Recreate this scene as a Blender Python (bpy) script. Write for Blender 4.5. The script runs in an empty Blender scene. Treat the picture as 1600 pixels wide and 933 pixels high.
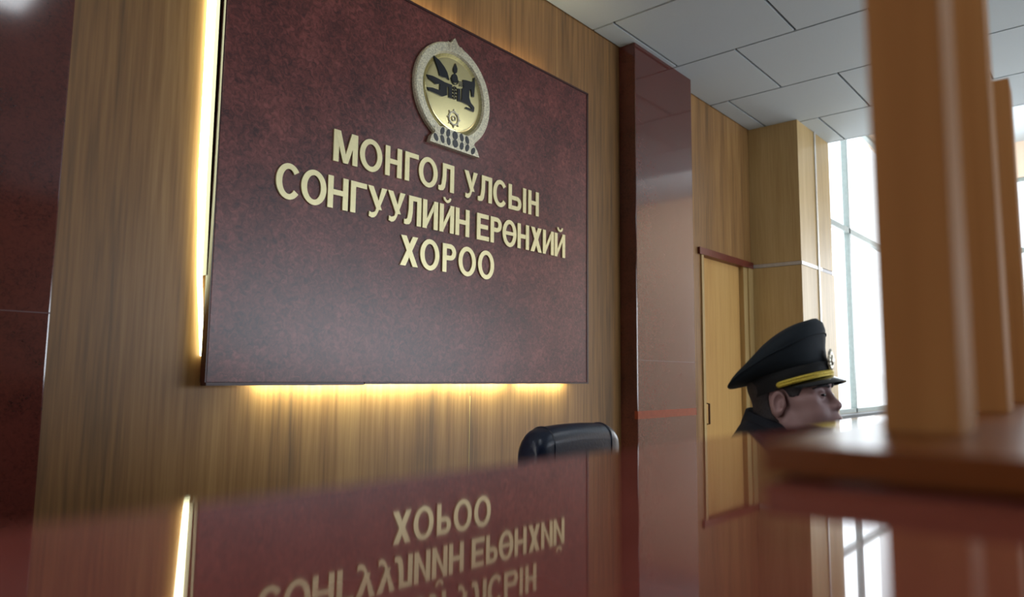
import bpy, bmesh, math, random
import numpy as np
from mathutils import Vector, Matrix, noise
random.seed(7)
C = bpy.context.scene.collection
SC = bpy.context.scene
R = math.radians
H = 1.24                      # eye height of the camera above the floor
CEIL = H + 1.936              # dropped ceiling
YW = 2.20                     # the sign wall
YP = 2.13                     # front of the sign board
COUNTER = H - 0.045           # counter surface

# ------------------------------------------------------------------ camera
cam_d = bpy.data.cameras.new('camera'); cam = bpy.data.objects.new('camera', cam_d); C.objects.link(cam)
yaw, pit, rol = R(41.2258), R(6.163), R(0.6095)
fw = Vector((math.cos(yaw)*math.cos(pit), math.sin(yaw)*math.cos(pit), math.sin(pit)))
rt = Vector((math.sin(yaw), -math.cos(yaw), 0)); up = rt.cross(fw)
r2 = rt*math.cos(rol) + up*math.sin(rol); u2 = -rt*math.sin(rol) + up*math.cos(rol)
m = Matrix((r2, u2, -fw)).transposed().to_4x4(); m.translation = (0, 0, H)
cam.matrix_world = m
cam_d.sensor_width = 36; cam_d.lens = 1116.04/1600*36; cam_d.clip_start = 0.01
cam_d.dof.use_dof = True; cam_d.dof.focus_distance = 2.7; cam_d.dof.aperture_fstop = 2.9
SC.camera = cam

# ------------------------------------------------------------------ world, lights, exposure
vs = SC.view_settings
SC.display_settings.display_device = 'sRGB'
vs.view_transform = 'Standard'; vs.look = 'None'; vs.gamma = 1.0; vs.use_curve_mapping = False; vs.exposure = 0.0
w = bpy.data.worlds.new('overcast_sky'); SC.world = w; w.use_nodes = True
bg = w.node_tree.nodes['Background']; bg.inputs[0].default_value = (0.94, 0.97, 1.0, 1); bg.inputs[1].default_value = 2.4

def area(name, loc, direction, sx, sy, power, col):
    d = bpy.data.lights.new(name, 'AREA'); d.shape = 'RECTANGLE'; d.size = sx; d.size_y = sy; d.energy = power; d.color = col
    o = bpy.data.objects.new(name, d); C.objects.link(o); o.location = loc
    o.rotation_euler = Vector(direction).to_track_quat('-Z', 'Z').to_euler()
    return o
# daylight entering by the lobby windows opposite the sign wall, and by the tall glazing of the atrium
area('lobby_daylight', (6.2, -4.9, 1.75), (-.25, 1, -0.05), 5.8, 1.7, 220, (0.80, 0.89, 1.0))
area('atrium_daylight', (10.25, .75, 2.15), (-1, 0, -0.02), 1.7, 3.0, 80, (0.86, 0.93, 1.0))
area('atrium_wall_fill', (8.9, -1.3, H+2.86), (.55, 0, -1), 1.2, 4.0, 150, (1.0, .95, .86))  # fill light under the closed roof, added to brighten the east wall
area('glazing_daylight', (8.2, 2.9, 2.4), (0, -1, 0), 6.0, 4.4, 220, (0.90, 0.95, 1.0))

area('west_slat_fill', (-1.98, 1.62, 1.8), (1, 0, 0), 1.7, .9, 11, (1.0, .95, .88))  # fill added to light the slat faces from the west

# ------------------------------------------------------------------ materials
def new_mat(name):
    mt = bpy.data.materials.new(name); mt.use_nodes = True
    nt = mt.node_tree; return mt, nt, nt.nodes['Principled BSDF']
def rgb(h):
    v = [int(h[i:i+2], 16)/255 for i in (0, 2, 4)]
    return tuple(((c/12.92) if c <= .04045 else ((c+.055)/1.055)**2.4) for c in v) + (1,)
def plain(name, col, rough=.5, metal=0., noise_amt=.08, nscale=30, spec=.5, coat=0., bump=0.):
    mt, nt, b = new_mat(name)
    tc = nt.nodes.new('ShaderNodeTexCoord'); n = nt.nodes.new('ShaderNodeTexNoise'); n.inputs['Scale'].default_value = nscale
    nt.links.new(tc.outputs['Object'], n.inputs['Vector'])
    r = nt.nodes.new('ShaderNodeValToRGB'); c = rgb(col)
    r.color_ramp.elements[0].position = .3; r.color_ramp.elements[1].position = .7
    r.color_ramp.elements[0].color = tuple(x*(1-noise_amt) for x in c[:3]) + (1,)
    r.color_ramp.elements[1].color = tuple(min(1, x*(1+noise_amt)) for x in c[:3]) + (1,)
    nt.links.new(n.outputs['Fac'], r.inputs['Fac']); nt.links.new(r.outputs['Color'], b.inputs['Base Color'])
    b.inputs['Roughness'].default_value = rough; b.inputs['Metallic'].default_value = metal
    b.inputs['Specular IOR Level'].default_value = spec; b.inputs['Coat Weight'].default_value = coat; b.inputs['Coat Roughness'].default_value = .08
    if bump:
        bp = nt.nodes.new('ShaderNodeBump'); bp.inputs['Strength'].default_value = bump; bp.inputs['Distance'].default_value = .002
        nt.links.new(n.outputs['Fac'], bp.inputs['Height']); nt.links.new(bp.outputs['Normal'], b.inputs['Normal'])
    return mt
def wood(name, dark, mid, light, rough=.42, fine=70, broad=9, vert=(1, 1, .035), spec=.4):
    mt, nt, b = new_mat(name); N = nt.nodes.new; Lk = nt.links.new
    tc = N('ShaderNodeTexCoord'); mp = N('ShaderNodeMapping'); mp.inputs['Scale'].default_value = vert
    Lk(tc.outputs['Object'], mp.inputs['Vector'])
    n1 = N('ShaderNodeTexNoise'); n1.inputs['Scale'].default_value = broad; n1.inputs['Detail'].default_value = 3; n1.inputs['Distortion'].default_value = .6
    n2 = N('ShaderNodeTexNoise'); n2.inputs['Scale'].default_value = fine; n2.inputs['Detail'].default_value = 5
    n3 = N('ShaderNodeTexNoise'); n3.inputs['Scale'].default_value = 2.2; n3.inputs['Detail'].default_value = 1
    for n in (n1, n2, n3): Lk(mp.outputs['Vector'], n.inputs['Vector'])
    m1 = N('ShaderNodeMath'); m1.operation = 'MULTIPLY_ADD'; m1.inputs[1].default_value = .55
    m2 = N('ShaderNodeMath'); m2.operation = 'MULTIPLY_ADD'; m2.inputs[1].default_value = .5
    m3 = N('ShaderNodeMath'); m3.operation = 'MULTIPLY'; m3.inputs[1].default_value = .35
    Lk(n3.outputs['Fac'], m3.inputs[0]); Lk(n1.outputs['Fac'], m1.inputs[0]); Lk(m3.outputs[0], m1.inputs[2])
    Lk(n2.outputs['Fac'], m2.inputs[0]); Lk(m1.outputs[0], m2.inputs[2])
    r = N('ShaderNodeValToRGB'); e = r.color_ramp.elements
    e[0].position = .52; e[0].color = rgb(dark); e[1].position = .92; e[1].color = rgb(light)
    k = e.new(.70); k.color = rgb(mid)
    Lk(m2.outputs[0], r.inputs['Fac']); Lk(r.outputs['Color'], b.inputs['Base Color'])
    b.inputs['Roughness'].default_value = rough; b.inputs['Specular IOR Level'].default_value = spec
    return mt
def burgundy(name, dark, mid, light, rough, scale=55, spec=.5, coat=0., ior=1.5):
    mt, nt, b = new_mat(name); N = nt.nodes.new; Lk = nt.links.new
    tc = N('ShaderNodeTexCoord')
    n1 = N('ShaderNodeTexNoise'); n1.inputs['Scale'].default_value = scale; n1.inputs['Detail'].default_value = 5; n1.inputs['Roughness'].default_value = .65; n1.inputs['Distortion'].default_value = 1.2
    n2 = N('ShaderNodeTexNoise'); n2.inputs['Scale'].default_value = scale/9; n2.inputs['Detail'].default_value = 2
    for n in (n1, n2): Lk(tc.outputs['Object'], n.inputs['Vector'])
    a = N('ShaderNodeMath'); a.operation = 'MULTIPLY_ADD'; a.inputs[1].default_value = .7
    a2 = N('ShaderNodeMath'); a2.operation = 'MULTIPLY'; a2.inputs[1].default_value = .3
    Lk(n2.outputs['Fac'], a2.inputs[0]); Lk(n1.outputs['Fac'], a.inputs[0]); Lk(a2.outputs[0], a.inputs[2])
    r = N('ShaderNodeValToRGB'); e = r.color_ramp.elements
    e[0].position = .36; e[0].color = rgb(dark); e[1].position = .66; e[1].color = rgb(light)
    k = e.new(.5); k.color = rgb(mid)
    Lk(a.outputs[0], r.inputs['Fac']); Lk(r.outputs['Color'], b.inputs['Base Color'])
    b.inputs['Roughness'].default_value = rough; b.inputs['Specular IOR Level'].default_value = spec; b.inputs['IOR'].default_value = ior
    b.inputs['Coat Weight'].default_value = coat; b.inputs['Coat Roughness'].default_value = .03
    return mt
def emit(name, col, strength):
    mt, nt, b = new_mat(name)
    b.inputs['Base Color'].default_value = col; b.inputs['Emission Color'].default_value = col; b.inputs['Emission Strength'].default_value = strength
    return mt
M = {}
M['wall_wood'] = wood('vertical_grain_wood', '664c30', '90693f', 'ad8654')
M['column_wood'] = wood('pale_oak_veneer', 'a78a57', 'bb9d68', 'c9ae7a', fine=90)
M['door_wood'] = wood('door_veneer', 'c09152', 'cda05f', 'd6ac6c', fine=90)
M['fin_wood'] = wood('slat_wood', 'a06c3c', 'b27c48', 'c08a54', fine=50, rough=.7, spec=.12)
M['base_wood'] = wood('base_wood', '643212', '743e18', '844a22', fine=50, vert=(1, .05, 1), rough=.28, spec=.4)
M['sign'] = burgundy('burgundy_sign_laminate', '3c1f1f', '663430', '8c4e47', .33, scale=48)
M['pillar'] = burgundy('polished_burgundy_pillar', '42201b', '592b24', '602f27', .09, scale=90, ior=1.75)
M['counter'] = burgundy('glossy_red_counter', '783a33', '84433a', '8e4a41', .035, scale=40, ior=1.55)
M['counter_body'] = burgundy('red_counter_front', '4a1814', '581c17', '64211b', .2, scale=40)
M['trim'] = plain('dark_brown_trim', '3a1714', .35)
M['lintel'] = plain('red_brown_lintel', '6a2a1c', .4)
M['band'] = plain('red_stone_band', '8a3a26', .15)
M['joint_dull'] = plain('dull_stone_joint', '5a3a38', .4)
M['joint'] = plain('pale_metal_strip', 'c8c6c0', .35, .4)
M['gold'] = plain('brushed_pale_gold', 'e4d9a8', .38, .5, .04, 60)
M['gold_edge'] = M['gold']
M['emblem_disc'] = plain('polished_brass', 'e2d7a0', .25, .8, .04, 30)
M['emblem_ring'] = plain('pewter_ring', 'd2ccb2', .4, .5, .3, 160, bump=.6)
M['emblem_black'] = plain('black_enamel', '10151c', .3)
M['tile'] = plain('white_ceiling_tile', 'c4ced3', .8, 0, .02, 200)
M['grid'] = plain('ceiling_grid_shadow_gap', '3c4042', .6)
M['floor'] = plain('grey_floor_tile', '8c857c', .25, 0, .08, 6)
M['paint'] = plain('pale_wall_paint', 'dcc4ae', .7, 0, .03, 8)
M['lobby'] = plain('dark_lobby_panelling', '7a6454', .6, 0, .1, 6)
M['frame'] = plain('white_window_frame', '858f8b', .4)
M['bronze'] = plain('dark_bronze', '4a2a18', .35, .7)
M['leather'] = plain('black_leather', '152138', .32, 0, .15, 120, bump=.25)
M['black_plastic'] = plain('black_plastic', '15161a', .4)
M['steel'] = plain('brushed_steel', '9a9ca0', .3, .9)
M['skin'] = plain('skin', 'a88684', .5, 0, .06, 25, spec=.4)
M['hair'] = plain('short_dark_hair', '332e31', .7, 0, .4, 300)
M['uniform'] = plain('navy_uniform_wool', '10141f', .85, 0, .15, 250)
M['cap_cloth'] = plain('dark_blue_green_cap_wool', '0c1a24', .8, 0, .15, 250)
M['cap_band'] = plain('black_cap_band', '080a0e', .8, 0, .15, 250)
M['visor'] = plain('black_patent_visor', '07080b', .1, coat=1.)
M['cord'] = plain('gold_cord', 'd8be48', .45, .35, .25, 400, bump=.8)
M['badge'] = plain('silver_gilt_badge', 'd8d2c0', .3, .7, .3, 200, bump=.5)
M['lips'] = plain('lips', '8d5c58', .45)
M['eye'] = plain('dark_eye', '1a1311', .15)
M['led'] = emit('warm_led', (.95, .98, .60, 1), 10)
M['led_under'] = emit('warm_led_under', (.93, 1.0, .62, 1), 115)
M['led_top'] = emit('warm_led_top', (1.0, .82, .48, 1), 40)
M['lamp'] = emit('cool_lamp_panel', (.90, .95, 1.0, 1), 8)
def glass():
    mt, nt, b = new_mat('window_glass'); nt.nodes.remove(b)
    o = nt.nodes['Material Output']; t = nt.nodes.new('ShaderNodeBsdfTransparent'); t.inputs[0].default_value = (.97, .99, 1, 1)
    g = nt.nodes.new('ShaderNodeBsdfGlossy'); g.inputs['Roughness'].default_value = .02
    mx = nt.nodes.new('ShaderNodeMixShader'); mx.inputs[0].default_value = .06
    nt.links.new(t.outputs[0], mx.inputs[1]); nt.links.new(g.outputs[0], mx.inputs[2]); nt.links.new(mx.outputs[0], o.inputs[0])
    return mt
M['glass'] = glass()

# ------------------------------------------------------------------ helpers
def add_box(bm, lo, hi, bev=0., mat=None):
    g = bmesh.ops.create_cube(bm, size=1); c = [(a+b)/2 for a, b in zip(lo, hi)]; s = [b-a for a, b in zip(lo, hi)]
    for v in g['verts']: v.co = Vector((v.co.x*s[0]+c[0], v.co.y*s[1]+c[1], v.co.z*s[2]+c[2]))
    if bev:
        es = list({e for v in g['verts'] for e in v.link_edges})
        bmesh.ops.bevel(bm, geom=es, offset=bev, segments=2, affect='EDGES', profile=.6)
def add_prism(bm, pts, y0, y1):
    """outline given as (x, z), extruded from y0 (front) to y1"""
    a = [bm.verts.new((x, y0, z)) for x, z in pts]; b = [bm.verts.new((x, y1, z)) for x, z in pts]
    n = len(pts)
    bm.faces.new(a); bm.faces.new(list(reversed(b)))
    for i in range(n): bm.faces.new((a[i], b[i], b[(i+1) % n], a[(i+1) % n]))
def add_ring(bm, cx, cz, ro, ri, y0, y1, a0=0., a1=2*math.pi, seg=48, ey=1., rix=None):
    full = abs(a1-a0-2*math.pi) < 1e-6; n = seg if full else seg+1
    L = []
    for k in range(n):
        t = a0+(a1-a0)*k/seg; c, s = math.cos(t), math.sin(t)
        L.append([bm.verts.new((cx+ro[0]*c, y0, cz+ro[1]*s)), bm.verts.new((cx+ri[0]*c, y0, cz+ri[1]*s)),
                  bm.verts.new((cx+ri[0]*c, y1, cz+ri[1]*s)), bm.verts.new((cx+ro[0]*c, y1, cz+ro[1]*s))])
    for k in range(n if full else n-1):
        p, q = L[k], L[(k+1) % n]
        for i in range(4): bm.faces.new((p[i], p[(i+1) % 4], q[(i+1) % 4], q[i]))
    if not full: bm.faces.new(L[0]); bm.faces.new(list(reversed(L[-1])))
def add_tube(bm, pts, rad, seg=10, caps=True):
    rings = []; pts = [Vector(p) for p in pts]
    for i, p in enumerate(pts):
        t = (pts[min(i+1, len(pts)-1)]-pts[max(i-1, 0)]).normalized()
        u = t.orthogonal().normalized() if i == 0 else (u-t*u.dot(t)).normalized()
        v = t.cross(u); r = rad[i] if isinstance(rad, (list, tuple)) else rad
        rings.append([bm.verts.new(p+(u*math.cos(2*math.pi*k/seg)+v*math.sin(2*math.pi*k/seg))*r) for k in range(seg)])
    for a, b in zip(rings, rings[1:]):
        for k in range(seg): bm.faces.new((a[k], a[(k+1) % seg], b[(k+1) % seg], b[k]))
    if caps: bm.faces.new(list(reversed(rings[0]))); bm.faces.new(rings[-1])
def add_loft(bm, rings, caps=True, closed=True):
    R_ = [[bm.verts.new(p) for p in r] for r in rings]; n = len(R_[0])
    for a, b in zip(R_, R_[1:]):
        for k in range(n if closed else n-1): bm.faces.new((a[k], a[(k+1) % n], b[(k+1) % n], b[k]))
    if caps: bm.faces.new(list(reversed(R_[0]))); bm.faces.new(R_[-1])
def add_sphere(bm, c, r, seg=20):
    g = bmesh.ops.create_uvsphere(bm, u_segments=seg, v_segments=seg//2, radius=1)
    r = r if isinstance(r, (tuple, list)) else (r, r, r)
    for v in g['verts']: v.co = Vector((v.co.x*r[0]+c[0], v.co.y*r[1]+c[1], v.co.z*r[2]+c[2]))
def obj(name, bm, mat, parent=None, smooth=False):
    bmesh.ops.recalc_face_normals(bm, faces=bm.faces)
    me = bpy.data.meshes.new(name); bm.to_mesh(me); bm.free()
    o = bpy.data.objects.new(name, me); C.objects.link(o); me.materials.append(mat)
    if smooth:
        for p in me.polygons: p.use_smooth = True
        if smooth != 'all':
            me.set_sharp_from_angle(angle=R(38))
    if parent: o.parent = parent
    return o
def box_obj(name, lo, hi, mat, parent=None, bev=0.):
    bm = bmesh.new(); add_box(bm, lo, hi, bev); return obj(name, bm, mat, parent)
def struct(o): o['kind'] = 'structure'; return o
def thing(name, label, cat, loc=(0, 0, 0), rz=0., group=None):
    o = bpy.data.objects.new(name, None); C.objects.link(o); o.location = loc; o.rotation_euler = (0, 0, rz)
    o.empty_display_size = .1; o['label'] = label; o['category'] = cat
    if group: o['group'] = group
    return o

# ------------------------------------------------------------------ the room
XA, XB, YS, XE = -2.0, 10.4, -5.0, 6.0        # west wall, east wall, lobby wall, end of the dropped ceiling
ATR = H + 2.9                                  # atrium ceiling
struct(box_obj('floor', (XA, YS-.2, -.1), (XB, YW+.2, 0), M['floor']))
# sign wall, with the opening of the door and of the glazing left free
bm = bmesh.new()
DX0, DX1, DT = 4.46, 5.24, H+.845
for lo, hi in (((XA, YW, 0), (DX0, YW+.15, ATR)), ((DX0, YW, DT+.03), (DX1, YW+.15, ATR)), ((DX1, YW, 0), (6.40, YW+.15, ATR))):
    add_box(bm, lo, hi)
struct(obj('wall_north', bm, M['wall_wood']))
bm = bmesh.new()
add_box(bm, (6.40, YW, 0), (XB, YW+.15, H-.34)); add_box(bm, (6.40, YW, H+2.86), (XB, YW+.15, ATR)); add_box(bm, (10.0, YW, H-.34), (XB, YW+.15, H+2.86))
struct(obj('wall_atrium', bm, M['paint']))
bm = bmesh.new()
for lo, hi in (((XA-.15, YS, 0), (XA, 1.15, ATR)), ((XA-.15, 2.1, 0), (XA, YW, ATR)), ((XA-.15, 1.15, 0), (XA, 2.1, .9)), ((XA-.15, 1.15, 2.7), (XA, 2.1, ATR))): add_box(bm, lo, hi)
struct(obj('wall_west', bm, M['lobby']))
bm = bmesh.new()
LW0, LW1, LZ0, LZ1 = 3.2, 9.3, .95, 2.6
for lo, hi in (((XA, YS-.15, 0), (LW0, YS, ATR)), ((LW0, YS-.15, 0), (LW1, YS, LZ0)), ((LW0, YS-.15, LZ1), (LW1, YS, ATR)), ((LW1, YS-.15, 0), (XB, YS, ATR))):
    add_box(bm, lo, hi)
struct(obj('wall_south', bm, M['lobby']))
bm = bmesh.new()
for lo, hi in (((XB, YS, 0), (XB+.15, YW, .6)), ((XB, YS, 3.7), (XB+.15, YW, ATR)), ((XB, YS, .6), (XB+.15, -.15, 3.7)), ((XB, 1.65, .6), (XB+.15, YW, 3.7))):
    add_box(bm, lo, hi)
struct(obj('wall_east', bm, M['paint']))
# ceiling: square tiles in half-offset rows with dark gaps between them
bm = bmesh.new()
T = .731; g = .0075
xr = 3.172-8*T; row = 0
while xr < XE-.05:
    x0, x1 = xr, min(xr+T, XE)
    off = 1.685 if row % 2 else 2.06
    y = off-10*T+T
    ys = []
    k = off
    while k > YS: k -= T
    while k < YW:
        a, b_ = max(k, YS), min(k+T, YW)
        if b_-a > .02 and x1-x0 > .02: add_box(bm, (max(x0, XA)+g, a+g, CEIL), (x1-g, b_-g, CEIL+.02))
        k += T
    xr += T; row += 1
tiles = obj('ceiling', bm, M['tile']); struct(tiles)
struct(box_obj('ceiling_slab', (XA, YS, CEIL+.012), (XE, YW, CEIL+.05), M['grid']))
struct(box_obj('ceiling_atrium', (XE-.1, YS, ATR), (XB, YW, ATR+.1), M['tile']))
struct(box_obj('ceiling_edge', (XE, YS, CEIL+.0), (XE+.02, YW, ATR), M['tile']))
struct(box_obj('ceiling_void', (XA, YS, ATR), (XE-.1, YW, ATR+.1), M['tile']))

def window(name, x_or_y, lo, hi, axis, mull, trans, fr=.042):
    """a window lying in a plane of constant y (axis 'x' runs along it) or constant x"""
    def bx(bm, a0, a1, z0, z1, d0, d1):
        if axis == 'x': add_box(bm, (a0, x_or_y+d0, z0), (a1, x_or_y+d1, z1))
        else: add_box(bm, (x_or_y+d0, a0, z0), (x_or_y+d1, a1, z1))
    (a0, z0), (a1, z1) = lo, hi
    bm = bmesh.new()
    bx(bm, a0, a1, z0, z0+fr, .03, .085); bx(bm, a0, a1, z1-fr, z1, .03, .085)
    for a in [a0]+[x-fr/2 for x in mull]+[a1-fr]: bx(bm, a, a+fr, z0, z1, .03, .085)
    for t in trans: bx(bm, a0, a1, t-fr*.7, t+fr*.7, .03, .085)
    o = obj(name, bm, M['frame']); struct(o)
    bm = bmesh.new(); bx(bm, a0, a1, z0, z1, .055, .061); obj('glass_pane', bm, M['glass'], o)
    return o
window('window_1', YW, (6.40, H-.34), (10.0, H+2.86), 'x', [7.99, 9.5], [H+1.57])
struct(box_obj('window_sill', (6.40, YW-.10, H-.37), (10.0, YW+.02, H-.34), M['grid']))
window('window_2', XB, (-.15, .6), (1.65, 3.7), 'y', [.75], [2.81])
window('window_3', YS-.14, (LW0, LZ0), (LW1, LZ1), 'x', [4.7, 6.2, 7.7], [])

window('window_west_added', XA-.15, (1.15, .9), (2.1, 2.7), 'y', [1.62], [])  # unseen window, added as an opening for the west fill light

# polished pillars standing proud of the sign wall
def pillar(name, x0, x1, side):
    YF = 2.09
    bm = bmesh.new(); add_box(bm, (x0, YF, 0), (x1, YW, CEIL), .004)
    o = obj(name, bm, M['pillar']); struct(o)
    bm = bmesh.new(); add_box(bm, (x0-.001, YF-.002, H-.231), (x1+.001, YF+.02, H-.187)); add_box(bm, (x0-.001, YF-.002, H-.75), (x1+.001, YF+.02, H-.70))
    if side: obj('stone_band', bm, M['band'], o)
    else: bm.free()
    bm = bmesh.new()
    for z in ((H+.092,) if side else (H+.145,)): add_box(bm, (x0+.002, YF-.0008, z), (x1-.0005, YF+.02, z+.003))
    obj('joint_line', bm, M['trim'] if side else M['joint_dull'], o)
    return o
pillar('wall_pillar', 3.445, 4.135, True)
pillar('wall_pillar_left', -.60, .593, False)

# oak-clad column beside the glazing
CX0, CX1, CY = 5.30, 6.0, 1.82
bm = bmesh.new(); add_box(bm, (CX0, CY, H+.865), (CX1+.02, YW, CEIL), .002); 
col = obj('wall_column', bm, M['column_wood']); struct(col)
bm = bmesh.new(); add_box(bm, (CX0, CY, 0), (CX1+.05, YW, H+.835), .002); obj('lower_cladding', bm, M['column_wood'], col)
bm = bmesh.new(); add_box(bm, (CX0-.002, CY-.004, H+.837), (CX0+.45, YW, H+.863)); obj('joint_strip', bm, M['joint'], col)
bm = bmesh.new(); add_box(bm, (CX0+.45, CY+.004, H+.837), (CX1+.02, YW, H+.863)); obj('joint_gap', bm, M['trim'], col)
bm = bmesh.new(); add_box(bm, (5.655, CY-.008, 0), (5.685, CY+.004, CEIL)); obj('cable_duct', bm, M['joint'], col)

# door between pillar and column
struct_door = box_obj('door_1', (DX0+.02, YW+.035, 0), (DX1-.09, YW+.075, DT-.012), M['door_wood'], None, .003); struct(struct_door)
bm = bmesh.new()
add_tube(bm, [(DX0+.055, YW+.035, H-.169), (DX0+.055, YW-.012, H-.175), (DX0+.055, YW-.012, H-.307), (DX0+.055, YW+.035, H-.313)], .007, 8)
add_box(bm, (DX0+.045, YW+.028, H-.33), (DX0+.075, YW+.036, H-.15))
obj('door_handle', bm, M['bronze'], struct_door, True)
bm = bmesh.new(); add_box(bm, (DX0-.05, YW-.018, DT-.012), (DX1+.06, YW+.06, DT+.035)); struct(obj('trim_1', bm, M['lintel']))
bm = bmesh.new(); add_box(bm, (DX0-.012, YW-.01, 0), (DX0+.02, YW+.06, DT-.012)); struct(obj('trim_2', bm, M['column_wood']))
bm = bmesh.new(); add_box(bm, (DX1-.09, YW+.0, 0), (DX1-.015, YW+.06, DT-.012)); add_box(bm, (DX1-.02, YW-.012, 0), (DX1+.06, YW+.05, DT-.012)); struct(obj('trim_3', bm, M['column_wood']))
struct(box_obj('wall_door_recess', (DX0, YW+.10, 0), (DX1, YW+.15, DT+.03), M['trim']))
# narrow expansion seam in the panelling
bm = bmesh.new(); add_box(bm, (2.238, YW-.0012, 0), (2.242, YW+.01, H-.09)); struct(obj('trim_4', bm, M['column_wood']))

# recessed lamp panels in the lobby ceiling; the west one is added for the slats
for i, (x, y, lab) in enumerate(((.72, .02, 'square lamp panel in the ceiling over the near part of the counter'), (3.95, -.10, 'square lamp panel in the ceiling in front of the burgundy pillar'),
                                 (-1.2, 1.70, 'square lamp panel in the ceiling beside the left end of the sign wall, added to light the slats'))):
    lp = thing('ceiling_lamp', lab, 'ceiling light', (x, y, CEIL))
    bm = bmesh.new()
    for a in (-1, 1):
        add_box(bm, (-.3, a*.29-.01, -.012), (.3, a*.29+.01, .0)); add_box(bm, (a*.29-.01, -.3, -.012), (a*.29+.01, .3, .0))
    obj('frame', bm, M['frame'], lp)
    bm = bmesh.new(); add_box(bm, (-.28, -.28, -.007), (.28, .28, -.002)); obj('diffuser', bm, M['lamp'], lp)

# ------------------------------------------------------------------ reception counter
ct = thing('reception_counter', 'long glossy burgundy counter running along the bottom of the view', 'counter', (1.0, 0, 0))
CXL, CXR = -1.6, 3.1
bm = bmesh.new(); add_box(bm, (CXL-1, -.30, COUNTER-.04), (CXR-1, .250, COUNTER), .004); obj('countertop', bm, M['counter'], ct)
bm = bmesh.new(); add_box(bm, (CXL-.95, -.24, .08), (CXR-1.05, -.20, COUNTER-.04), .002); obj('front_panel', bm, M['counter_body'], ct)
bm = bmesh.new(); add_box(bm, (CXL-.95, -.225, 0), (CXR-1.05, -.19, .08)); obj('plinth', bm, M['trim'], ct)
for x in (CXL-.95, CXR-1.09):
    bm = bmesh.new(); add_box(bm, (x, -.20, 0), (x+.04, .22, COUNTER-.04), .002); obj('end_panel', bm, M['counter_body'], ct)

# ------------------------------------------------------------------ slatted divider on the counter
DVX, DVY = .43, .0885
dv = thing('slat_divider', 'wooden divider of upright slats on a flat base, standing on the counter at right', 'divider', (DVX, DVY, COUNTER), R(3.2))
zt = H-.0288-COUNTER
bm = bmesh.new(); add_box(bm, (.326-DVX, -.135-DVY, .0022), (1.52-DVX, .0485, zt), .0012); obj('base', bm, M['base_wood'], dv)
for x in (.36, 1.44):
    for y in (-.10, .04):
        bm = bmesh.new(); add_box(bm, (x-DVX, y-DVY, 0), (x-DVX+.03, y+.02-DVY, .0022)); obj('foot_pad', bm, M['black_plastic'], dv)
for x in (.43, .763, 1.16):
    bm = bmesh.new(); add_box(bm, (x-DVX, -.0186, zt), (x-DVX+.066, .0186, zt+.445), .0015); obj('slat', bm, M['fin_wood'], dv)

# ------------------------------------------------------------------ the sign
sg = thing('wall_sign', 'big burgundy wall sign with gold lettering and a round state emblem, lit from behind', 'sign', (2.025, YP, H))
X0, X1, Z0, Z1 = 1.03-2.025, 3.018-2.025, -.030, 1.495
def sgbox(name, lo, hi, mat, bev=0., parent=None): return box_obj(name, lo, hi, mat, parent or sg, bev)
sgbox('board', (X0, 0, Z0), (X1, .032, Z1), M['sign'], .0015)
sgbox('mounting_frame', (X0+.10, .032, Z0+.10), (X1-.10, YW-YP, Z1-.10), M['trim'])
sgbox('edge_trim', (X0-.002, -.004, Z0-.010), (-.41, .034, Z0), M['trim'])
sgbox('edge_trim', (-.405, -.003, Z0-.007), (X1, .034, Z0), M['trim'])
sgbox('edge_trim', (X1-.002, -.003, Z0-.007), (X1+.012, .034, Z1+.006), M['trim'])
sgbox('edge_trim', (X0-.004, .001, Z0), (X0, .034, Z1), M['trim'])  # left one: dark strip added so the board's side looks unlit
sgbox('edge_trim', (X0, -.003, Z1), (X1+.012, .034, Z1+.010), M['trim'])
bm = bmesh.new(); add_prism(bm, [(X0-.038, Z1), (X0-.013, Z1), (X0-.010, .60), (X0-.006, .30), (X0+.014, .05), (X0+.006, .05), (X0-.018, .30), (X0-.032, .60)], .052, YW-YP-.006); obj('light_strip', bm, M['led'], sg)
bm = bmesh.new(); add_prism(bm, [(X0-.0125, Z1), (X0-.0110, Z1), (X0-.0080, .60), (X0-.0042, .30), (X0-.0055, .30), (X0-.0095, .60)], .026, YW-YP-.001); obj('light_blocker', bm, M['trim'], sg)  # dark lip added to block the strip's light from the board's side
for a, b in ((-.80, -.40), (-.37, .02), (.05, .44), (.52, .88)):
    sgbox('light_strip', (a, .036, Z0+.004), (b, .046, Z0+.012), M['led_under'])
for a, b in ((-.85, -.35), (-.25, .20), (.32, .72)):
    sgbox('light_strip', (a, .046, Z1-.022), (b, .062, Z1-.014), M['led_top'])

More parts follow.
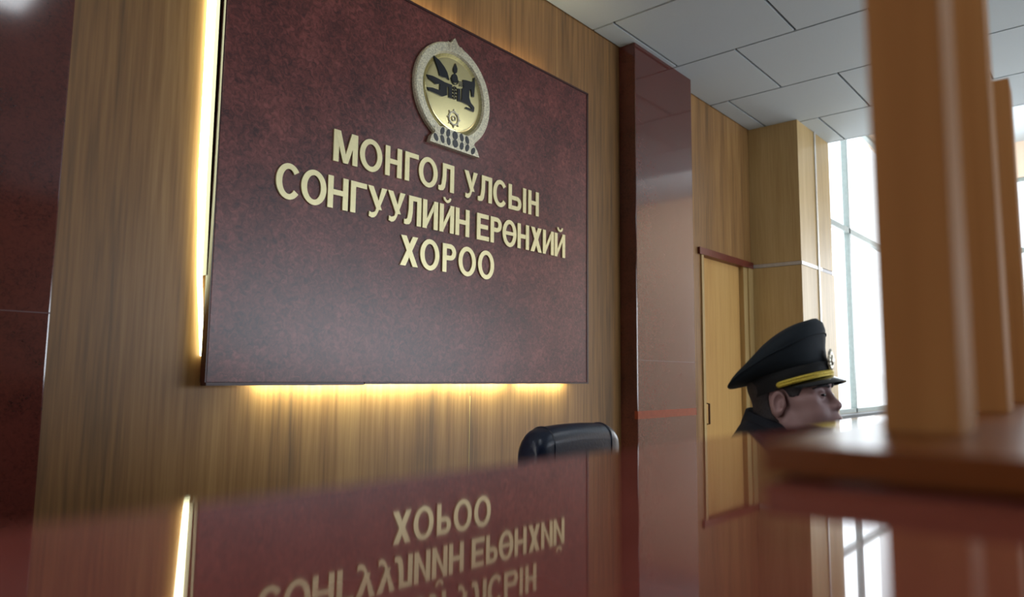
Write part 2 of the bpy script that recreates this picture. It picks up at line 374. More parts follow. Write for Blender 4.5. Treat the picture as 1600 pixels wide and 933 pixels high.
# lettering, drawn stroke by stroke: s is the stem width
STROKE = [0]
def front():
    STROKE[0] = (STROKE[0]+1) % 5; return -.006-.00025*STROKE[0]
def bar(bm, x0, z0, x1, z1): add_prism(bm, [(x0, z0), (x1, z0), (x1, z1), (x0, z1)], front(), -.0005)
def diag(bm, xa, za, xb, zb, wd): add_prism(bm, [(xa, za), (xa+wd, za), (xb+wd, zb), (xb, zb)], front(), -.0005)
def glyph(bm, ch, w, h, s):
    t = s*.86
    if ch in 'ОӨ':
        add_ring(bm, w/2, h/2, (w/2, h/2+.004), (w/2-s, h/2+.004-t), front(), -.0005)
        if ch == 'Ө': bar(bm, s*.6, h/2-t*.42, w-s*.6, h/2+t*.42)
    elif ch == 'С':
        add_ring(bm, w*.53, h/2, (w*.53, h/2+.004), (w*.53-s, h/2+.004-t), front(), -.0005, a0=R(38), a1=R(322))
    elif ch == 'Н': bar(bm, 0, 0, s, h); bar(bm, w-s, 0, w, h); bar(bm, s, h*.5-t*.45, w-s, h*.5+t*.55)
    elif ch == 'Г': bar(bm, 0, 0, s, h); bar(bm, s, h-t, w, h)
    elif ch == 'М':
        bar(bm, 0, 0, s, h); bar(bm, w-s, 0, w, h)
        add_prism(bm, [(s*.15, h), (s*1.25, h), (w/2+s*.45, 0), (w/2-s*.45, 0)], front(), -.0005); add_prism(bm, [(w-s*.15, h), (w/2+s*.45, 0), (w/2-s*.45, 0), (w-s*1.25, h)], front(), -.0005)
    elif ch == 'Л':
        bar(bm, w-s, 0, w, h); bar(bm, w*.26, h-t, w-s, h)
        add_prism(bm, [(w*.26, h-t), (w*.26+s*.95, h-t), (w*.26+s*.9, h*.42), (w*.26+s*.62, h*.13), (w*.26+s*.2, h*.015), (w*.12, -.002), (0, 0), (0, t*.95), (w*.12, t*.98), (w*.19, h*.22), (w*.25, h*.5)], front(), -.0005)
    elif ch == 'У':
        wd = s*1.12
        diag(bm, w*.47, h*.27, 0, h, wd)
        add_prism(bm, [(w, h), (w-wd, h), (w*.50, h*.40), (w*.40, h*.19), (w*.32, t*.95), (w*.22, t*.8), (w*.10, t*.98), (w*.08, .0), (w*.22, -.004), (w*.36, -.001), (w*.46, h*.06), (w*.54, h*.17)], front(), -.0005)
    elif ch == 'Ы':
        pass
    elif ch == 'Ь':
        bar(bm, 0, 0, s, h); bw = h*.56
        bar(bm, s, bw-t, w-bw*.5, bw); bar(bm, s, 0, w-bw*.5, t)
        add_ring(bm, w-bw*.5, bw/2, (bw/2, bw/2), (bw/2-s, bw/2-t), front(), -.0005, a0=R(-90), a1=R(90), seg=20)
    elif ch == 'I': bar(bm, 0, 0, s, h)
    elif ch in 'ИЙ':
        bar(bm, 0, 0, s, h); bar(bm, w-s, 0, w, h)
        add_prism(bm, [(s*.9, h*.02), (s*.9, h*.30), (w-s*.9, h*.98), (w-s*.9, h*.70)], front(), -.0005)
        if ch == 'Й': add_ring(bm, w/2, h+.030, (w*.27, .022), (w*.27-s*.5, .022-t*.6), front(), -.0005, a0=R(180), a1=R(360), seg=16)
    elif ch == 'Е':
        bar(bm, 0, 0, s, h); bar(bm, s, 0, w, t); bar(bm, s, h-t, w*.97, h); bar(bm, s, h*.5-t*.4, w*.92, h*.5+t*.6)
    elif ch == 'Р':
        bar(bm, 0, 0, s, h); bw = h*.57
        bar(bm, s, h-t, w-bw*.5, h); bar(bm, s, h-bw, w-bw*.5, h-bw+t)
        add_ring(bm, w-bw*.5, h-bw/2, (bw/2, bw/2), (bw/2-s, bw/2-t), front(), -.0005, a0=R(-90), a1=R(90), seg=20)
    elif ch == 'Х':
        wd = s*1.22; diag(bm, 0, 0, w-wd-.002, h, wd); diag(bm, w-wd, 0, .002, h, wd)
rows = [(.7590, .1170, [('М', 1.446, 1.551), ('О', 1.561, 1.665), ('Н', 1.68, 1.761), ('Г', 1.777, 1.848), ('О', 1.850, 1.952), ('Л', 1.957, 2.046), ('У', 2.107, 2.188), ('Л', 2.191, 2.281), ('С', 2.289, 2.379), ('Ы', 2.393, 2.518), ('Н', 2.534, 2.612)]),
        (.5860, .1170, [('С', 1.226, 1.316), ('О', 1.322, 1.423), ('Н', 1.429, 1.515), ('Г', 1.526, 1.598), ('У', 1.603, 1.693), ('У', 1.697, 1.783), ('Л', 1.780, 1.868), ('И', 1.876, 1.958), ('Й', 1.968, 2.050), ('Н', 2.059, 2.142),
                         ('Е', 2.188, 2.265), ('Р', 2.275, 2.349), ('Ө', 2.355, 2.451), ('Н', 2.458, 2.540), ('Х', 2.553, 2.637), ('И', 2.645, 2.730), ('Й', 2.738, 2.823)]),
        (.4210, .1190, [('Х', 1.766, 1.857), ('О', 1.868, 1.971), ('Р', 1.989, 2.066), ('О', 2.081, 2.185), ('О', 2.199, 2.301)])]
for z, h, L in rows:
    for ch, x0, x1 in L:
        bm = bmesh.new(); wdt = x1-x0; s = .0225
        if ch == 'Ы':
            glyph(bm, 'Ь', .090, h, s); 
            for v in bm.verts: pass
            bar(bm, wdt-s, 0, wdt, h)
        else: glyph(bm, ch, wdt, h, s)
        o = obj('letter', bm, M['gold'], sg); o.location = (x0-2.025, 0, z)

# state emblem: ring, disc, winged horse figure, wheel and lotus foot
em = thing('emblem', '', '', (2.027-2.025, 0, 1.182)); del em['label']; del em['category']; em.parent = sg
F0 = -.015
bm = bmesh.new()
n = 72; out = []
RO, RI = .221, .173
def emb_r(t):
    d = (t-math.pi/2+math.pi) % (2*math.pi)-math.pi
    return RO+.030*max(0, 1-abs(d)/.11)+.006*max(0, 1-abs(abs(d)-.17)/.06)
L = []
for k in range(144):
    t = 2*math.pi*k/144; c, s_ = math.cos(t), math.sin(t); ro = emb_r(t)
    L.append([bm.verts.new((ro*c, F0, ro*s_)), bm.verts.new(((RO-.006)*c, F0-.006, (RO-.006)*s_)), bm.verts.new(((RI+.008)*c, F0-.006, (RI+.008)*s_)), bm.verts.new((RI*c, F0+.004, RI*s_)), bm.verts.new((RI*c, -.001, RI*s_)), bm.verts.new((ro*c, -.001, ro*s_))])
for k in range(144):
    p, q = L[k], L[(k+1) % 144]
    for i in range(6): bm.faces.new((p[i], p[(i+1) % 6], q[(i+1) % 6], q[i]))
obj('ring', bm, M['emblem_ring'], em, True)
bm = bmesh.new()
pts = [(RI*1.01*math.cos(2*math.pi*k/96), RI*1.01*math.sin(2*math.pi*k/96)) for k in range(96)]
# slightly domed plate
rings = [[(x*f, -.012-.0015*(1-f*f), z*f) for x, z in pts] for f in (1, .85, .65, .4, .15)]
add_loft(bm, rings); obj('disc', bm, M['emblem_disc'], em, 'all')
POLY = {'wing': [(-0.124, 0.131), (-0.109, 0.126), (-0.088, 0.12), (-0.06, 0.101), (-0.043, 0.083), (-0.03, 0.054), (-0.046, 0.057), (-0.066, 0.054), (-0.086, 0.056), (-0.094, 0.077), (-0.108, 0.102)],
 'tail': [(-0.159, 0.036), (-0.124, 0.041), (-0.085, 0.039), (-0.058, 0.036), (-0.026, 0.037), (-0.014, 0.038), (-0.012, -0.022), (-0.032, -0.022), (-0.034, 0.022), (-0.043, 0.022), (-0.042, -0.016), (-0.067, -0.03), (-0.11, -0.028), (-0.144, -0.027), (-0.154, -0.016), (-0.122, -0.009), (-0.084, -0.008), (-0.083, 0.019), (-0.107, 0.011), (-0.123, 0.017), (-0.146, 0.022)],
 'flame': [(0.004, 0.14), (0.016, 0.118), (0.013, 0.101), (0.003, 0.093), (-0.008, 0.101), (-0.008, 0.113)],
 'pillar': [(0.019, 0.033), (0.035, 0.035), (0.036, -0.021), (0.02, -0.021)],
 'horse': [(0.05, 0.082), (0.071, 0.086), (0.109, 0.09), (0.121, 0.116), (0.124, 0.082), (0.119, 0.025), (0.107, 0.024), (0.099, 0.055), (0.089, 0.046), (0.090, 0.012), (0.100, -0.006), (0.123, -0.020), (0.119, -0.042), (0.066, -0.041), (0.072, -0.033), (0.103, -0.033), (0.105, -0.028), (0.090, -0.021), (0.040, -0.019), (0.044, -0.005), (0.045, 0.041), (0.055, 0.048)]}
DF = -.0145
bm = bmesh.new()
for k in ('tail', 'wing', 'horse'): add_prism(bm, POLY[k], DF-.003, DF+.008)
for z in (.060, .068, .076): add_prism(bm, [(.030, z-.012), (.052, z-.010), (.052, z-.006), (.030, z-.008)], DF-.003, DF+.008)
obj('horse_figure', bm, M['emblem_black'], em)
bm = bmesh.new()
add_prism(bm, POLY['flame'], DF-.003, DF+.008); add_prism(bm, POLY['pillar'], DF-.003, DF+.008)
add_prism(bm, [(.002+.017*math.cos(a*.2618), .072+.020*math.sin(a*.2618)) for a in range(24)], DF-.003, DF+.008)
add_ring(bm, .002, .070, (.022, .026), (.019, .023), DF-.003, DF+.008, a0=R(180), a1=R(360), seg=16)
for i in range(4): add_ring(bm, .003, .030-.0145*i, (.011, .0065), (.007, .003), DF-.003, DF+.008, seg=14)
obj('soyombo_figure', bm, M['emblem_black'], em)
bm = bmesh.new()
add_ring(bm, .001, -.104, (.031, .031), (.024, .024), DF-.003, DF+.008, seg=32)
for a in range(8):
    t = a*math.pi/4; add_prism(bm, [(.001+r_*math.cos(t+d), -.104+r_*math.sin(t+d)) for r_, d in ((.029, -.14), (.041, 0), (.029, .14))], DF-.003, DF+.008)
add_ring(bm, .001, -.104, (.012, .012), (.008, .008), DF-.003, DF+.008, seg=20)
obj('wheel', bm, M['emblem_ring'], em)
# lotus foot below the ring
bm = bmesh.new()
add_prism(bm, [(-.137, -.239), (.152, -.240), (.138, -.212), (.118, -.192), (.128, -.172), (.09, -.162), (-.07, -.160), (-.115, -.170), (-.108, -.192), (-.128, -.212)], F0-.008, -.001)
obj('lotus_foot', bm, M['emblem_ring'], em)
bm = bmesh.new()
for x, z, tl in [(-.070, -.179, -.35), (-.037, -.180, -.2), (.003, -.180, 0), (.042, -.179, .2), (.075, -.181, .35), (-.105, -.215, .5), (-.069, -.214, .3), (-.034, -.214, .15), (.005, -.214, 0), (.043, -.215, -.2), (.076, -.215, -.35), (.112, -.22, -.5)]:
    rx, rz_ = (.0155, .0175) if abs(x-.004) < .005 else (.0105, .0175)
    P = []
    for k in range(16):
        t = k*math.pi/8; a, b_ = rx*math.cos(t), rz_*math.sin(t)
        P.append((x+a*math.cos(tl)-b_*math.sin(tl), z+a*math.sin(tl)+b_*math.cos(tl)))
    add_prism(bm, P, F0-.0095, F0+.004)
obj('lotus_petals', bm, M['emblem_black'], em)

# ------------------------------------------------------------------ office chairs
def rrect(cy, cz, hy, hz, rad, n=6):
    P = []
    for qx, qz, a0 in ((1, 1, 0), (-1, 1, 90), (-1, -1, 180), (1, -1, 270)):
        for k in range(n+1):
            a = R(a0+90*k/n); P.append((cy+qx*(hy-rad)+rad*math.cos(a), cz+qz*(hz-rad)+rad*math.sin(a)))
    return P
def office_chair(label, loc, rz, top, w=.40, seat_z=.47):
    """local: the sitter faces -y"""
    t = thing('office_chair', label, 'chair', loc, rz, None)
    # padded backrest whose top rolls over
    bm = bmesh.new(); rings = []
    hz = (top-seat_z-.06)/2; cz = top-hz
    for k, u in enumerate((-1, -.99, -.965, -.93, -.88, -.8, -.7, -.5, -.2, .2, .5, .7, .8, .88, .93, .965, .99, 1)):
        e = max(0, (abs(u)-.68)/.32); sh = .05*(1-math.sqrt(max(0, 1-e**2.4)))*1.6
        hy = .047-.014*e*e*e; bow = .012*(1-u*u)
        rings.append([(u*w/2, y, z) for y, z in rrect(.05, cz+bow*.5-sh*.3, hy, hz+bow*.5-sh*.3-.004, min(hy-.002, .045))])
    add_loft(bm, rings); back = obj('backrest', bm, M['leather'], t, 'all')
    for sx in (-1, 1):
        bm = bmesh.new(); P = [(sx*w*.345, y, z) for y, z in rrect(.05, cz+.0015, .0475, hz+.0015, .045)]
        add_tube(bm, P+[P[0]], .0022, 6)
        obj('piping', bm, M['leather'], back, True)
    bm = bmesh.new(); rings = []
    for u in (-1, -.97, -.85, 0, .85, .97, 1):
        e = max(0, (abs(u)-.85)/.15)
        rings.append([(u*.24, y, z) for y, z in rrect(-.22, seat_z-.045, .25-.02*e*e, .045-.014*e*e, .03)])
    add_loft(bm, rings); obj('seat', bm, M['leather'], t, 'all')
    for sx in (-1, 1):
        bm = bmesh.new(); add_tube(bm, [(sx*.25, .02, seat_z-.06), (sx*.29, .0, seat_z+.02), (sx*.29, -.02, seat_z+.17), (sx*.29, -.06, seat_z+.19), (sx*.29, -.28, seat_z+.19), (sx*.29, -.32, seat_z+.16), (sx*.27, -.33, seat_z-.02), (sx*.22, -.33, seat_z-.07)], .016, 8)
        obj('armrest', bm, M['black_plastic'], t, True)
    bm = bmesh.new(); add_tube(bm, [(0, -.22, .09), (0, -.22, .26)], .028, 14); add_tube(bm, [(0, -.22, .25), (0, -.22, seat_z-.085)], .016, 14); obj('gas_column', bm, M['steel'], t, True)
    bm = bmesh.new(); add_box(bm, (-.09, -.33, seat_z-.10), (.09, -.08, seat_z-.085)); add_tube(bm, [(0, -.10, seat_z-.094), (0, .04, seat_z-.094), (0, .112, seat_z-.02), (0, .108, seat_z+.2)], .018, 8); obj('mechanism', bm, M['black_plastic'], t)
    bm = bmesh.new()
    for k in range(5):
        a = 2*math.pi*k/5+.3; add_tube(bm, [(0, -.22, .105), (.15*math.cos(a), -.22+.15*math.sin(a), .095), (.29*math.cos(a), -.22+.29*math.sin(a), .075)], [.028, .022, .015], 8)
    obj('star_base', bm, M['black_plastic'], t, True)
    for k in range(5):
        a = 2*math.pi*k/5+.3; x, y = .29*math.cos(a), -.22+.29*math.sin(a)
        bm = bmesh.new(); d = (-math.sin(a), math.cos(a))
        add_tube(bm, [(x-d[0]*.02, y-d[1]*.02, .028), (x+d[0]*.02, y+d[1]*.02, .028)], .028, 14); add_tube(bm, [(x, y, .03), (x, y, .075)], .008, 6)
        obj('caster', bm, M['black_plastic'], t, True)
    return t
office_chair('black leather office chair with a padded rolled top, behind the counter below the sign', (1.695, 1.30, 0), math.pi, H-.143, .40)

# ------------------------------------------------------------------ seated guard
PH = R(-88); 
def smin(a, b, k):
    h = np.clip(.5+.5*(b-a)/k, 0, 1); return b+(a-b)*h-k*h*(1-h)
def smax(a, b, k): return -smin(-a, -b, k)
class Grid:
    def __init__(s, lo, hi, h):
        s.lo = np.array(lo, float); s.h = h; s.n = np.ceil((np.array(hi)-s.lo)/h).astype(int)+1
        ax = [s.lo[i]+h*np.arange(s.n[i]) for i in range(3)]
        s.X, s.Y, s.Z = np.meshgrid(*ax, indexing='ij')
    def ell(s, c, r, rot=None):
        x, y, z = s.X-c[0], s.Y-c[1], s.Z-c[2]
        if rot is not None:      # pitch about y
            ca, sa = math.cos(rot), math.sin(rot); x, z = ca*x+sa*z, -sa*x+ca*z
        k0 = np.sqrt((x/r[0])**2+(y/r[1])**2+(z/r[2])**2); k1 = np.sqrt((x/r[0]**2)**2+(y/r[1]**2)**2+(z/r[2]**2)**2)+1e-9
        return k0*(k0-1)/k1
    def cap(s, a, b, ra, rb):
        a = np.array(a, float); d = np.array(b, float)-a
        px, py, pz = s.X-a[0], s.Y-a[1], s.Z-a[2]
        t = np.clip((px*d[0]+py*d[1]+pz*d[2])/max(d@d, 1e-12), 0, 1)
        return np.sqrt((px-t*d[0])**2+(py-t*d[1])**2+(pz-t*d[2])**2)-(ra+(rb-ra)*t)
def surface_net(G, F):
    s = F < 0; n = F.shape
    c = np.zeros((n[0]-1, n[1]-1, n[2]-1), int)
    for i in (0, 1):
        for j in (0, 1):
            for k in (0, 1): c += s[i:n[0]-1+i, j:n[1]-1+j, k:n[2]-1+k]
    act = (c > 0) & (c < 8); idx = -np.ones(act.shape, int); ids = np.argwhere(act); idx[act] = np.arange(len(ids))
    acc = np.zeros((len(ids), 3)); cnt = np.zeros(len(ids))
    cor = [(i, j, k) for i in (0, 1) for j in (0, 1) for k in (0, 1)]
    for a in cor:
        for ax in range(3):
            if a[ax]: continue
            b = list(a); b[ax] = 1
            fa = F[ids[:, 0]+a[0], ids[:, 1]+a[1], ids[:, 2]+a[2]]; fb = F[ids[:, 0]+b[0], ids[:, 1]+b[1], ids[:, 2]+b[2]]
            mk = (fa < 0) != (fb < 0); t = np.where(mk, fa/(fa-fb+1e-20), 0)
            p = np.tile(np.array(a, float), (len(ids), 1)); p[:, ax] += t
            acc += p*mk[:, None]; cnt += mk
    V = G.lo+G.h*(ids+acc/cnt[:, None])
    Q = []
    for ax in range(3):
        o1, o2 = [(1, 2), (2, 0), (0, 1)][ax]
        sl0 = [slice(None)]*3; sl1 = [slice(None)]*3; sl0[ax] = slice(0, -1); sl1[ax] = slice(1, None)
        e = np.argwhere(s[tuple(sl0)] != s[tuple(sl1)])
        e = e[(e[:, o1] > 0) & (e[:, o2] > 0) & (e[:, o1] < n[o1]-1) & (e[:, o2] < n[o2]-1)]
        if not len(e): continue
        q = []
        for d1, d2 in ((0, 0), (1, 0), (1, 1), (0, 1)):
            c_ = e.copy(); c_[:, o1] -= d1; c_[:, o2] -= d2; q.append(idx[c_[:, 0], c_[:, 1], c_[:, 2]])
        q = np.stack(q, 1); fl = ~s[e[:, 0], e[:, 1], e[:, 2]]
        q[fl] = q[fl][:, ::-1]; Q.append(q)
    return V, np.concatenate(Q)
def net_obj(name, parts, mat, parent):
    Vs, Fs, off = [], [], 0
    for V, Q in parts: Vs.append(V); Fs.append(Q+off); off += len(V)
    V = np.concatenate(Vs); Q = np.concatenate(Fs)
    me = bpy.data.meshes.new(name); me.from_pydata(V.tolist(), [], Q.tolist()); me.update(); me.validate()
    o = bpy.data.objects.new(name, me); C.objects.link(o); me.materials.append(mat); o.parent = parent
    for p in me.polygons: p.use_smooth = True
    return o
# head frame: origin at the ear canal, x to the face; placed in the person frame (x forward, z up from the floor)
HD = np.array([.03, 0, 1.182]); TILT = R(8); SCL = .97; UP = .07
class HeadGrid(Grid):
    def local(s):
        x, y, z = (s.X-HD[0])/SCL, (s.Y-HD[1])/SCL, (s.Z-HD[2])/SCL
        ca, sa = math.cos(TILT), math.sin(TILT)
        L = Grid.__new__(Grid); L.X, L.Y, L.Z = ca*x+sa*z, y, -sa*x+ca*z; return L
def head_sdf(L):
    d = L.ell((-.006, 0, .048), (.092, .074, .080))
    d = smin(d, L.ell((.040, 0, -.030), (.054, .062, .082)), .03)
    d = smin(d, L.ell((.052, 0, -.070), (.042, .044, .040)), .03)
    for s in (-1, 1):
        d = smin(d, L.cap((.000, s*.050, -.045), (.045, s*.034, -.088), .024, .022), .03)      # jaw line
        d = smin(d, L.ell((.055, s*.038, -.030), (.034, .030, .036)), .02)                      # full cheeks
        d = smin(d, L.ell((.048, s*.052, .004), (.030, .018, .018)), .02)                       # cheek bone
    d = smin(d, L.ell((.078, 0, -.094), (.021, .022, .018)), .022)                              # chin
    d = smin(d, L.ell((.074, 0, .034), (.022, .050, .014)), .02)                                # brow
    for s in (-1, 1):
        d = smax(d, -L.ell((.104, s*.033, .011), (.022, .019, .013)), .016)                     # eye sockets
        d = smin(d, L.ell((.078, s*.032, .012), (.0125, .0155, .0115)), .006)                   # lids
    nose = smin(L.cap((.086, 0, .018), (.102, 0, -.015), .008, .0105), L.ell((.102, 0, -.018), (.0125, .0135, .0105)), .008)
    for s in (-1, 1): nose = smin(nose, L.ell((.093, s*.0145, -.021), (.012, .0085, .009)), .006)
    d = smin(d, nose, .010)
    for s in (-1, 1): d = smax(d, -L.ell((.100, s*.006, -.0305), (.005, .0035, .004)), .003)
    d = smin(d, L.ell((.090, 0, -.050), (.017, .028, .022)), .012)
    d = smin(d, L.ell((.1015, 0, -.0485), (.0085, .020, .0060)), .005)
    d = smin(d, L.ell((.0985, 0, -.0610), (.0085, .018, .0065)), .005)
    d = smax(d, -L.ell((.110, 0, -.0545), (.012, .024, .0016)), .003)
    for s in (-1, 1):
        ear = L.ell((-.006, s*.081, .000), (.018, .010, .032), R(-14))
        ear = smax(ear, -L.ell((-.001, s*.091, .004), (.0115, .012, .021), R(-14)), .003)
        ear = smin(ear, L.ell((.006, s*.080, -.002), (.007, .006, .009)), .004)
        d = smin(d, ear, .007)
    return d
def neck_sdf(G):
    return smin(G.cap((HD[0]-.030, 0, HD[2]-.02), (-.015, 0, 1.06), .058*SCL, .062), G.cap((HD[0]-.005, 0, HD[2]-.075), (.005, 0, 1.07), .046, .05), .03)
SH = {}
def limb_pts(s):
    return dict(sh=(-.01, s*.185, .955+UP), el=(.04, s*.255, .70+UP), wr=(.27, s*.135, .635+UP), hip=(-.06, s*.10, .56+UP), kn=(.40, s*.14, .53+UP*.7), an=(.36, s*.15, .09))
def torso_sdf(G, o=0.):
    d = G.ell((-.015, 0, .80+UP), (.115+o, .185+o, .24+o))
    d = smin(d, G.ell((-.02, 0, .62+UP), (.135+o, .175+o, .15+o)), .08)
    d = smin(d, G.ell((-.05, 0, .535+UP), (.14+o, .185+o, .085+o)), .06)
    d = smin(d, G.cap((-.022, -.165, .955+UP), (-.022, .165, .955+UP), .066+o, .066+o), .06)
    d = smin(d, G.cap((-.02, 0, .95+UP), (-.012, 0, 1.03+UP), .095+o*.5, .06+o*.5), .07)
    return d
def arm_sdf(G, s, o=0.):
    p = limb_pts(s); d = G.cap(p['sh'], p['el'], .056+o, .043+o); return smin(d, G.cap(p['el'], p['wr'], .043+o, .029+o), .02)
def leg_sdf(G, s, o=0.):
    p = limb_pts(s); d = G.cap(p['hip'], p['kn'], .085+o, .058+o); return smin(d, G.cap(p['kn'], p['an'], .058+o, .038+o), .025)
def hand_sdf(G, s):
    w_ = np.array(limb_pts(s)['wr']); d0 = np.array((.085, -s*.025, -.012))
    d = smin(G.cap(w_, w_+d0*.45, .027, .026), G.cap(w_+d0*.3+(0, s*.018, 0), w_+d0+(0, s*.024, 0), .016, .014), .012)
    d = smin(d, G.cap(w_+d0*.3-(0, s*.018, 0), w_+d0-(0, s*.022, 0), .016, .014), .012)
    for k, ln in enumerate((.066, .076, .070, .054)):
        b = w_+d0+np.array((.004, s*(-.030+.020*k), .004)); a = np.array((1, -s*(.22-.12*k), 0)); a = a/np.linalg.norm(a)
        m_ = b+a*ln*.5+(0, 0, -.004); e_ = b+a*ln*.92+(0, 0, -.024)
        d = smin(d, smin(G.cap(b, m_, .0092, .0085), G.cap(m_, e_, .0085, .0072), .003), .005)
    tb = w_+np.array((.03, -s*.028, .0)); tm = tb+np.array((.035, -s*.030, -.006)); te = tm+np.array((.032, -s*.008, -.012))
    return smin(d, smin(G.cap(tb, tm, .012, .0105), G.cap(tm, te, .0105, .0085), .004), .008)
pn = thing('person', 'seated guard in a dark peaked cap and navy uniform, in profile behind the counter', 'person', (0, 0, 0), PH)
hd = np.array((1.7415, .6325))           # where the ear line stands in the room
pn.location = (hd[0]-HD[0]*math.cos(PH), hd[1]-HD[0]*math.sin(PH), 0)
GH = HeadGrid((-.16, -.13, 1.03), (.20, .13, 1.34), .0028)
fh = smin(head_sdf(GH.local())*SCL, neck_sdf(GH), .018)
in_cap = ((GH.Z-(HD[2]+.122))-.60*(GH.X-HD[0]))/1.17      # the skull stays under the sloping crown
fh = smax(fh, in_cap, .02)
GB = Grid((-.26, -.36, .0), (.56, .36, 1.14), .0075)
fb = torso_sdf(GB, -.014)
for s in (-1, 1):
    fb = smin(fb, arm_sdf(GB, s), .03); fb = smin(fb, leg_sdf(GB, s), .04)
    p = limb_pts(s); fb = smin(fb, GB.cap(p['an'], (.44, s*.17, .045), .036, .03), .02)
fb = smin(fb, neck_sdf(GB), .03)
parts = []
GHn = [Grid((.20, -.26 if s < 0 else -.02, .55+UP), (.48, .02 if s < 0 else .26, .72+UP), .0035) for s in (-1, 1)]
for s, G in zip((-1, 1), GHn):
    parts.append(surface_net(G, smin(hand_sdf(G, s), arm_sdf(G, s), .01)))
body = net_obj('body', [surface_net(GH, fh), surface_net(GB, fb)]+parts, M['skin'], pn)
# short hair: a thin shell over the skull, down to the temples and the nape
L = GH.local()
sk = head_sdf(L)*SCL
shell = smin(sk, neck_sdf(GH), .018)-.003
front = .058-.5*np.clip(.045-L.Z, 0, .1)       # hairline runs back below the temple
lim = np.maximum(L.X-np.where(L.Z > .012, front, -.014+0*L.X), -.052-L.X*.25-L.Z)
lim = np.maximum(lim, -(np.sqrt(((L.X+.006)/.027)**2+((L.Z)/.040)**2)-1)*.03*(np.abs(L.Y) > .05)-(np.abs(L.Y) <= .05))
net_obj('hair', [surface_net(GH, np.maximum(smax(shell, in_cap, .02), lim))], M['hair'], pn)
def hp(x, y, z):
    ca, sa = math.cos(TILT), math.sin(TILT)
    return (HD[0]+SCL*(ca*x-sa*z), HD[1]+SCL*y, HD[2]+SCL*(sa*x+ca*z))
for s in (-1, 1):
    bm = bmesh.new(); add_sphere(bm, hp(.0845, s*.032, .0105), (.0085, .0130, .0042), 16); obj('eye', bm, M['eye'], pn, 'all')
    bm = bmesh.new(); add_tube(bm, [hp(.0965, s*.012, .029), hp(.0955, s*.025, .033), hp(.086, s*.042, .032), hp(.071, s*.055, .026)], [.0035, .0045, .004, .002], 8); obj('eyebrow', bm, M['hair'], pn, True)
bm = bmesh.new(); add_sphere(bm, hp(.1030, 0, -.0485), (.0075, .018, .0050), 16); add_sphere(bm, hp(.1000, 0, -.0608), (.0078, .0165, .0055), 16); obj('lips', bm, M['lips'], pn, 'all')
# uniform
fj = torso_sdf(GB, .016)
for s in (-1, 1): fj = smin(fj, arm_sdf(GB, s, .015), .03)
fj = np.maximum(fj, .50+UP-GB.Z)
for s in (-1, 1):
    p = np.array(limb_pts(s)['wr']); d = p-np.array(limb_pts(s)['el']); d = d/np.linalg.norm(d)
    near = (GB.X > .2)
    fj = np.where(near, np.maximum(fj, (GB.X-p[0])*d[0]+(GB.Y-p[1])*d[1]+(GB.Z-p[2])*d[2]+.008), fj)
fj = np.maximum(fj, (GB.Z-1.132)-.35*(-.02-GB.X))
jk = net_obj('jacket', [surface_net(GB, fj)], M['uniform'], pn)
bm = bmesh.new(); rings = []
for zz, ra in ((1.065, .100), (1.105, .090), (1.142, .082), (1.144, .077), (1.10, .077)):
    rings.append([(-.012+(ra)*math.cos(2*math.pi*k/32)*.98+.012*(zz-1.055)/.07, ra*.92*math.sin(2*math.pi*k/32), zz-.024*math.cos(2*math.pi*k/32)) for k in range(32)])
add_loft(bm, rings, False); obj('collar', bm, M['uniform'], jk, 'all')
from mathutils.bvhtree import BVHTree
jt = BVHTree.FromPolygons([v.co.copy() for v in jk.data.vertices], [tuple(p.vertices) for p in jk.data.polygons])
for z in (.99, .91, .83, .75):
    hit = jt.ray_cast(Vector((.6, 0, z)), Vector((-1, 0, 0)))[0]
    if hit is None: continue
    bm = bmesh.new(); add_sphere(bm, (hit.x+.002, 0, z), (.005, .010, .010), 12); obj('button', bm, M['cord'], jk, 'all')
    bm = bmesh.new(); add_sphere(bm, (.085 if z > .85 else .116, 0, z), (.006, .009, .009), 12); obj('button', bm, M['cord'], jk, 'all')
fl = np.minimum(leg_sdf(GB, -1, .013), leg_sdf(GB, 1, .013))
fl = smin(fl, GB.ell((-.05, 0, .535+UP), (.150, .195, .092)), .03); fl = np.maximum(fl, .085-GB.Z)
net_obj('trousers', [surface_net(GB, fl)], M['uniform'], pn)
for s in (-1, 1):
    bm = bmesh.new(); rings = []
    for x, hw, hz in ((-.055, .028, .05), (-.045, .036, .075), (.0, .040, .085), (.06, .043, .062), (.13, .047, .045), (.19, .038, .036), (.215, .02, .028)):
        rings.append([(.33+x+.02, s*.155+a, max(0., b)) for a, b in [(hw*math.cos(t), hz*.5+hz*.5*math.sin(t)) for t in [2*math.pi*k/16 for k in range(16)]]])
    add_loft(bm, rings); obj('shoe', bm, M['visor'], pn, 'all')
# peaked cap, built in the head frame
cap = bpy.data.objects.new('peaked_cap', None); C.objects.link(cap); cap.parent = pn; cap.empty_display_size = .05
NC = 64
def cap_ring(cx, cz, rx, ry, slope, flat=0.):
    """ellipse whose plane rises towards the front with the given slope"""
    P = []
    for k in range(NC):
        t = 2*math.pi*k/NC; x = rx*math.cos(t); y = ry*math.sin(t)
        P.append((cx+x, y, cz+slope*x))
    return P
YA = R(18)              # the head is turned this far from pure profile
PX = .001465
def u2p(px, py): return (HD[0]+(px-1236)*PX/math.cos(YA), HD[2]+(634-py)*PX)
def ring_par(back, frnt, ry):
    (xa, za), (xb, zb) = u2p(*back), u2p(*frnt); hw = (frnt[0]-back[0])/2*PX
    a = math.sqrt(max(hw*hw-(ry*math.sin(YA))**2, 1e-6))/math.cos(YA)
    return (xa+xb)/2, a, (za+zb)/2, (zb-za)/2
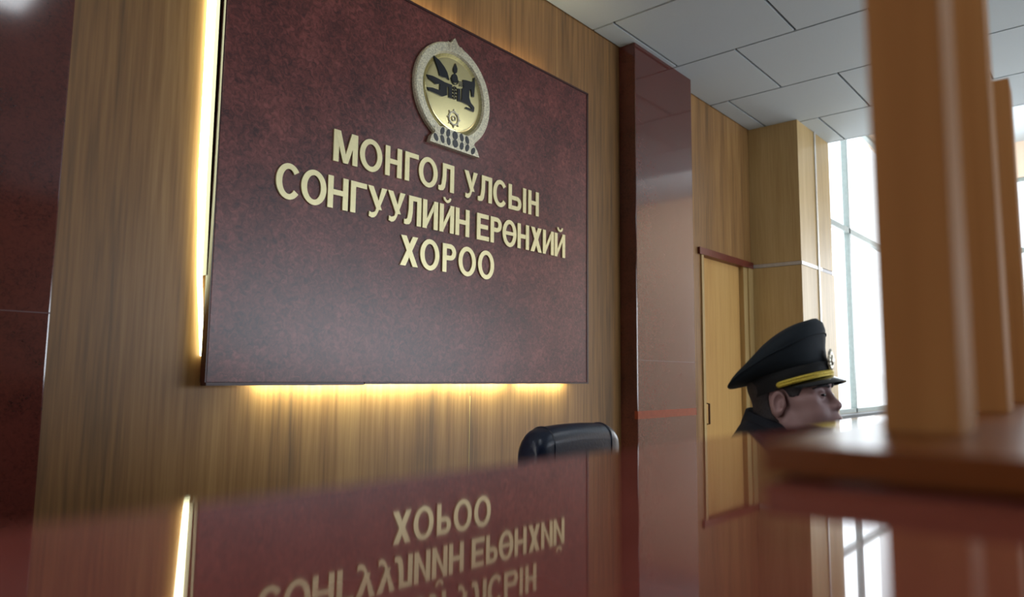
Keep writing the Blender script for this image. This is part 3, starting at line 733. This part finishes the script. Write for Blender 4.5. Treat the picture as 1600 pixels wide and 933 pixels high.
def side_ring(back, frnt, ry, bow=0.):
    cx_, a, cz_, dz = ring_par(back, frnt, ry); P = []
    for k in range(NC):
        t = 2*math.pi*k/NC
        P.append((cx_+a*math.cos(t), ry*math.sin(t), cz_+dz*math.cos(t)+bow*math.sin(t)**2))
    return P
bm = bmesh.new()
add_loft(bm, [side_ring((1177, 631), (1295, 592), .081), side_ring((1173, 615), (1296, 579), .083), side_ring((1170, 603), (1296, 566), .086), side_ring((1174, 603), (1290, 566), .083)], False)
obj('band', bm, M['cap_band'], cap, 'all')
bm = bmesh.new()
add_loft(bm, [side_ring((1172, 603), (1293, 567), .085), side_ring((1164, 607), (1291, 556), .093), side_ring((1148, 611), (1290, 543), .104), side_ring((1138, 613.5), (1291, 528), .110), side_ring((1136, 612), (1291, 514), .111),
              side_ring((1139, 608.5), (1288, 503), .108, .002), side_ring((1152, 597), (1281, 497.5), .096, .003), side_ring((1172, 575), (1264, 502), .072, .006), side_ring((1198, 555), (1240, 520), .035, .009)])
obj('crown', bm, M['cap_cloth'], cap, 'all')
bm = bmesh.new(); P = side_ring((1136.5, 612.7), (1291.5, 521), .1115); add_tube(bm, P+[P[0]], .0018, 6); obj('crown_piping', bm, M['cap_cloth'], cap, True)
# visor: a curved glossy blade sloping down over the brow
bm = bmesh.new(); top, bot = [], []
def band_pt(t, k=1.):
    cx_, a, cz_, dz = ring_par((1177.5, 629), (1295.5, 589), .0815)
    return Vector((cx_+a*math.cos(t), .0815*math.sin(t), cz_+dz*math.cos(t)))
rows_ = []
for j in range(7):
    f = j/6; r_ = []
    for k in range(33):
        t = R(-74+148*k/32); p = band_pt(t); e = math.cos(R(-90+180*k/32))**.6
        r_.append(p+Vector((.036*f*e, .004*f*math.sin(t), -.006*f*e-.004*f*f*e-.006*f*abs(math.sin(t)))))
    rows_.append(r_)
for off in (0, -.002):
    g_ = [[bm.verts.new(p+Vector((0, 0, off))) for p in r_] for r_ in rows_]
    for a, b_ in zip(g_, g_[1:]):
        for k in range(32): bm.faces.new((a[k], a[k+1], b_[k+1], b_[k]))
obj('visor', bm, M['visor'], cap, 'all')
bm = bmesh.new()
for zo in (.0035, .0095):
    add_tube(bm, [band_pt(R(-90+180*k/40))*1.0+Vector((.0045*math.cos(R(-90+180*k/40)), .0045*math.sin(R(-90+180*k/40)), zo)) for k in range(41)], .0042, 8)
obj('gold_cord', bm, M['cord'], cap, True)
for s in (-1, 1):
    bm = bmesh.new(); p = band_pt(R(s*90)); add_sphere(bm, (p.x, p.y+s*.004, p.z+.006), (.007, .004, .007), 12); obj('cord_button', bm, M['cord'], cap, 'all')
bm = bmesh.new(); x_, z_ = (band_pt(0).x, band_pt(0).z+.036)
for k in range(12):
    a = k*math.pi/6; add_sphere(bm, (x_+.005, .013*math.cos(a), z_+.017*math.sin(a)), (.004, .006, .008), 10)
add_sphere(bm, (x_+.006, 0, z_), (.007, .011, .014), 16); add_sphere(bm, (x_+.005, 0, z_+.019), (.004, .005, .008), 10)
obj('cockade', bm, M['badge'], cap, 'all')

# stool that carries the guard
st = thing('stool', 'round black stool under the seated guard', 'stool', (pn.location.x-.05*math.cos(PH), pn.location.y-.05*math.sin(PH), 0))
bm = bmesh.new(); add_loft(bm, [[(r*math.cos(2*math.pi*k/40), r*math.sin(2*math.pi*k/40), z) for k in range(40)] for r, z in ((.15, .445), (.175, .455), (.18, .48), (.172, .498), (.14, .506))]); obj('seat', bm, M['leather'], st, True)
for k in range(4):
    a = math.pi/4+k*math.pi/2
    bm = bmesh.new(); add_tube(bm, [(.12*math.cos(a), .12*math.sin(a), .448), (.19*math.cos(a), .19*math.sin(a), .0)], .013, 10); obj('leg', bm, M['steel'], st, True)
bm = bmesh.new(); P = [(.158*math.cos(2*math.pi*k/40), .158*math.sin(2*math.pi*k/40), .17) for k in range(41)]; add_tube(bm, P, .008, 8); obj('foot_ring', bm, M['steel'], st, True)
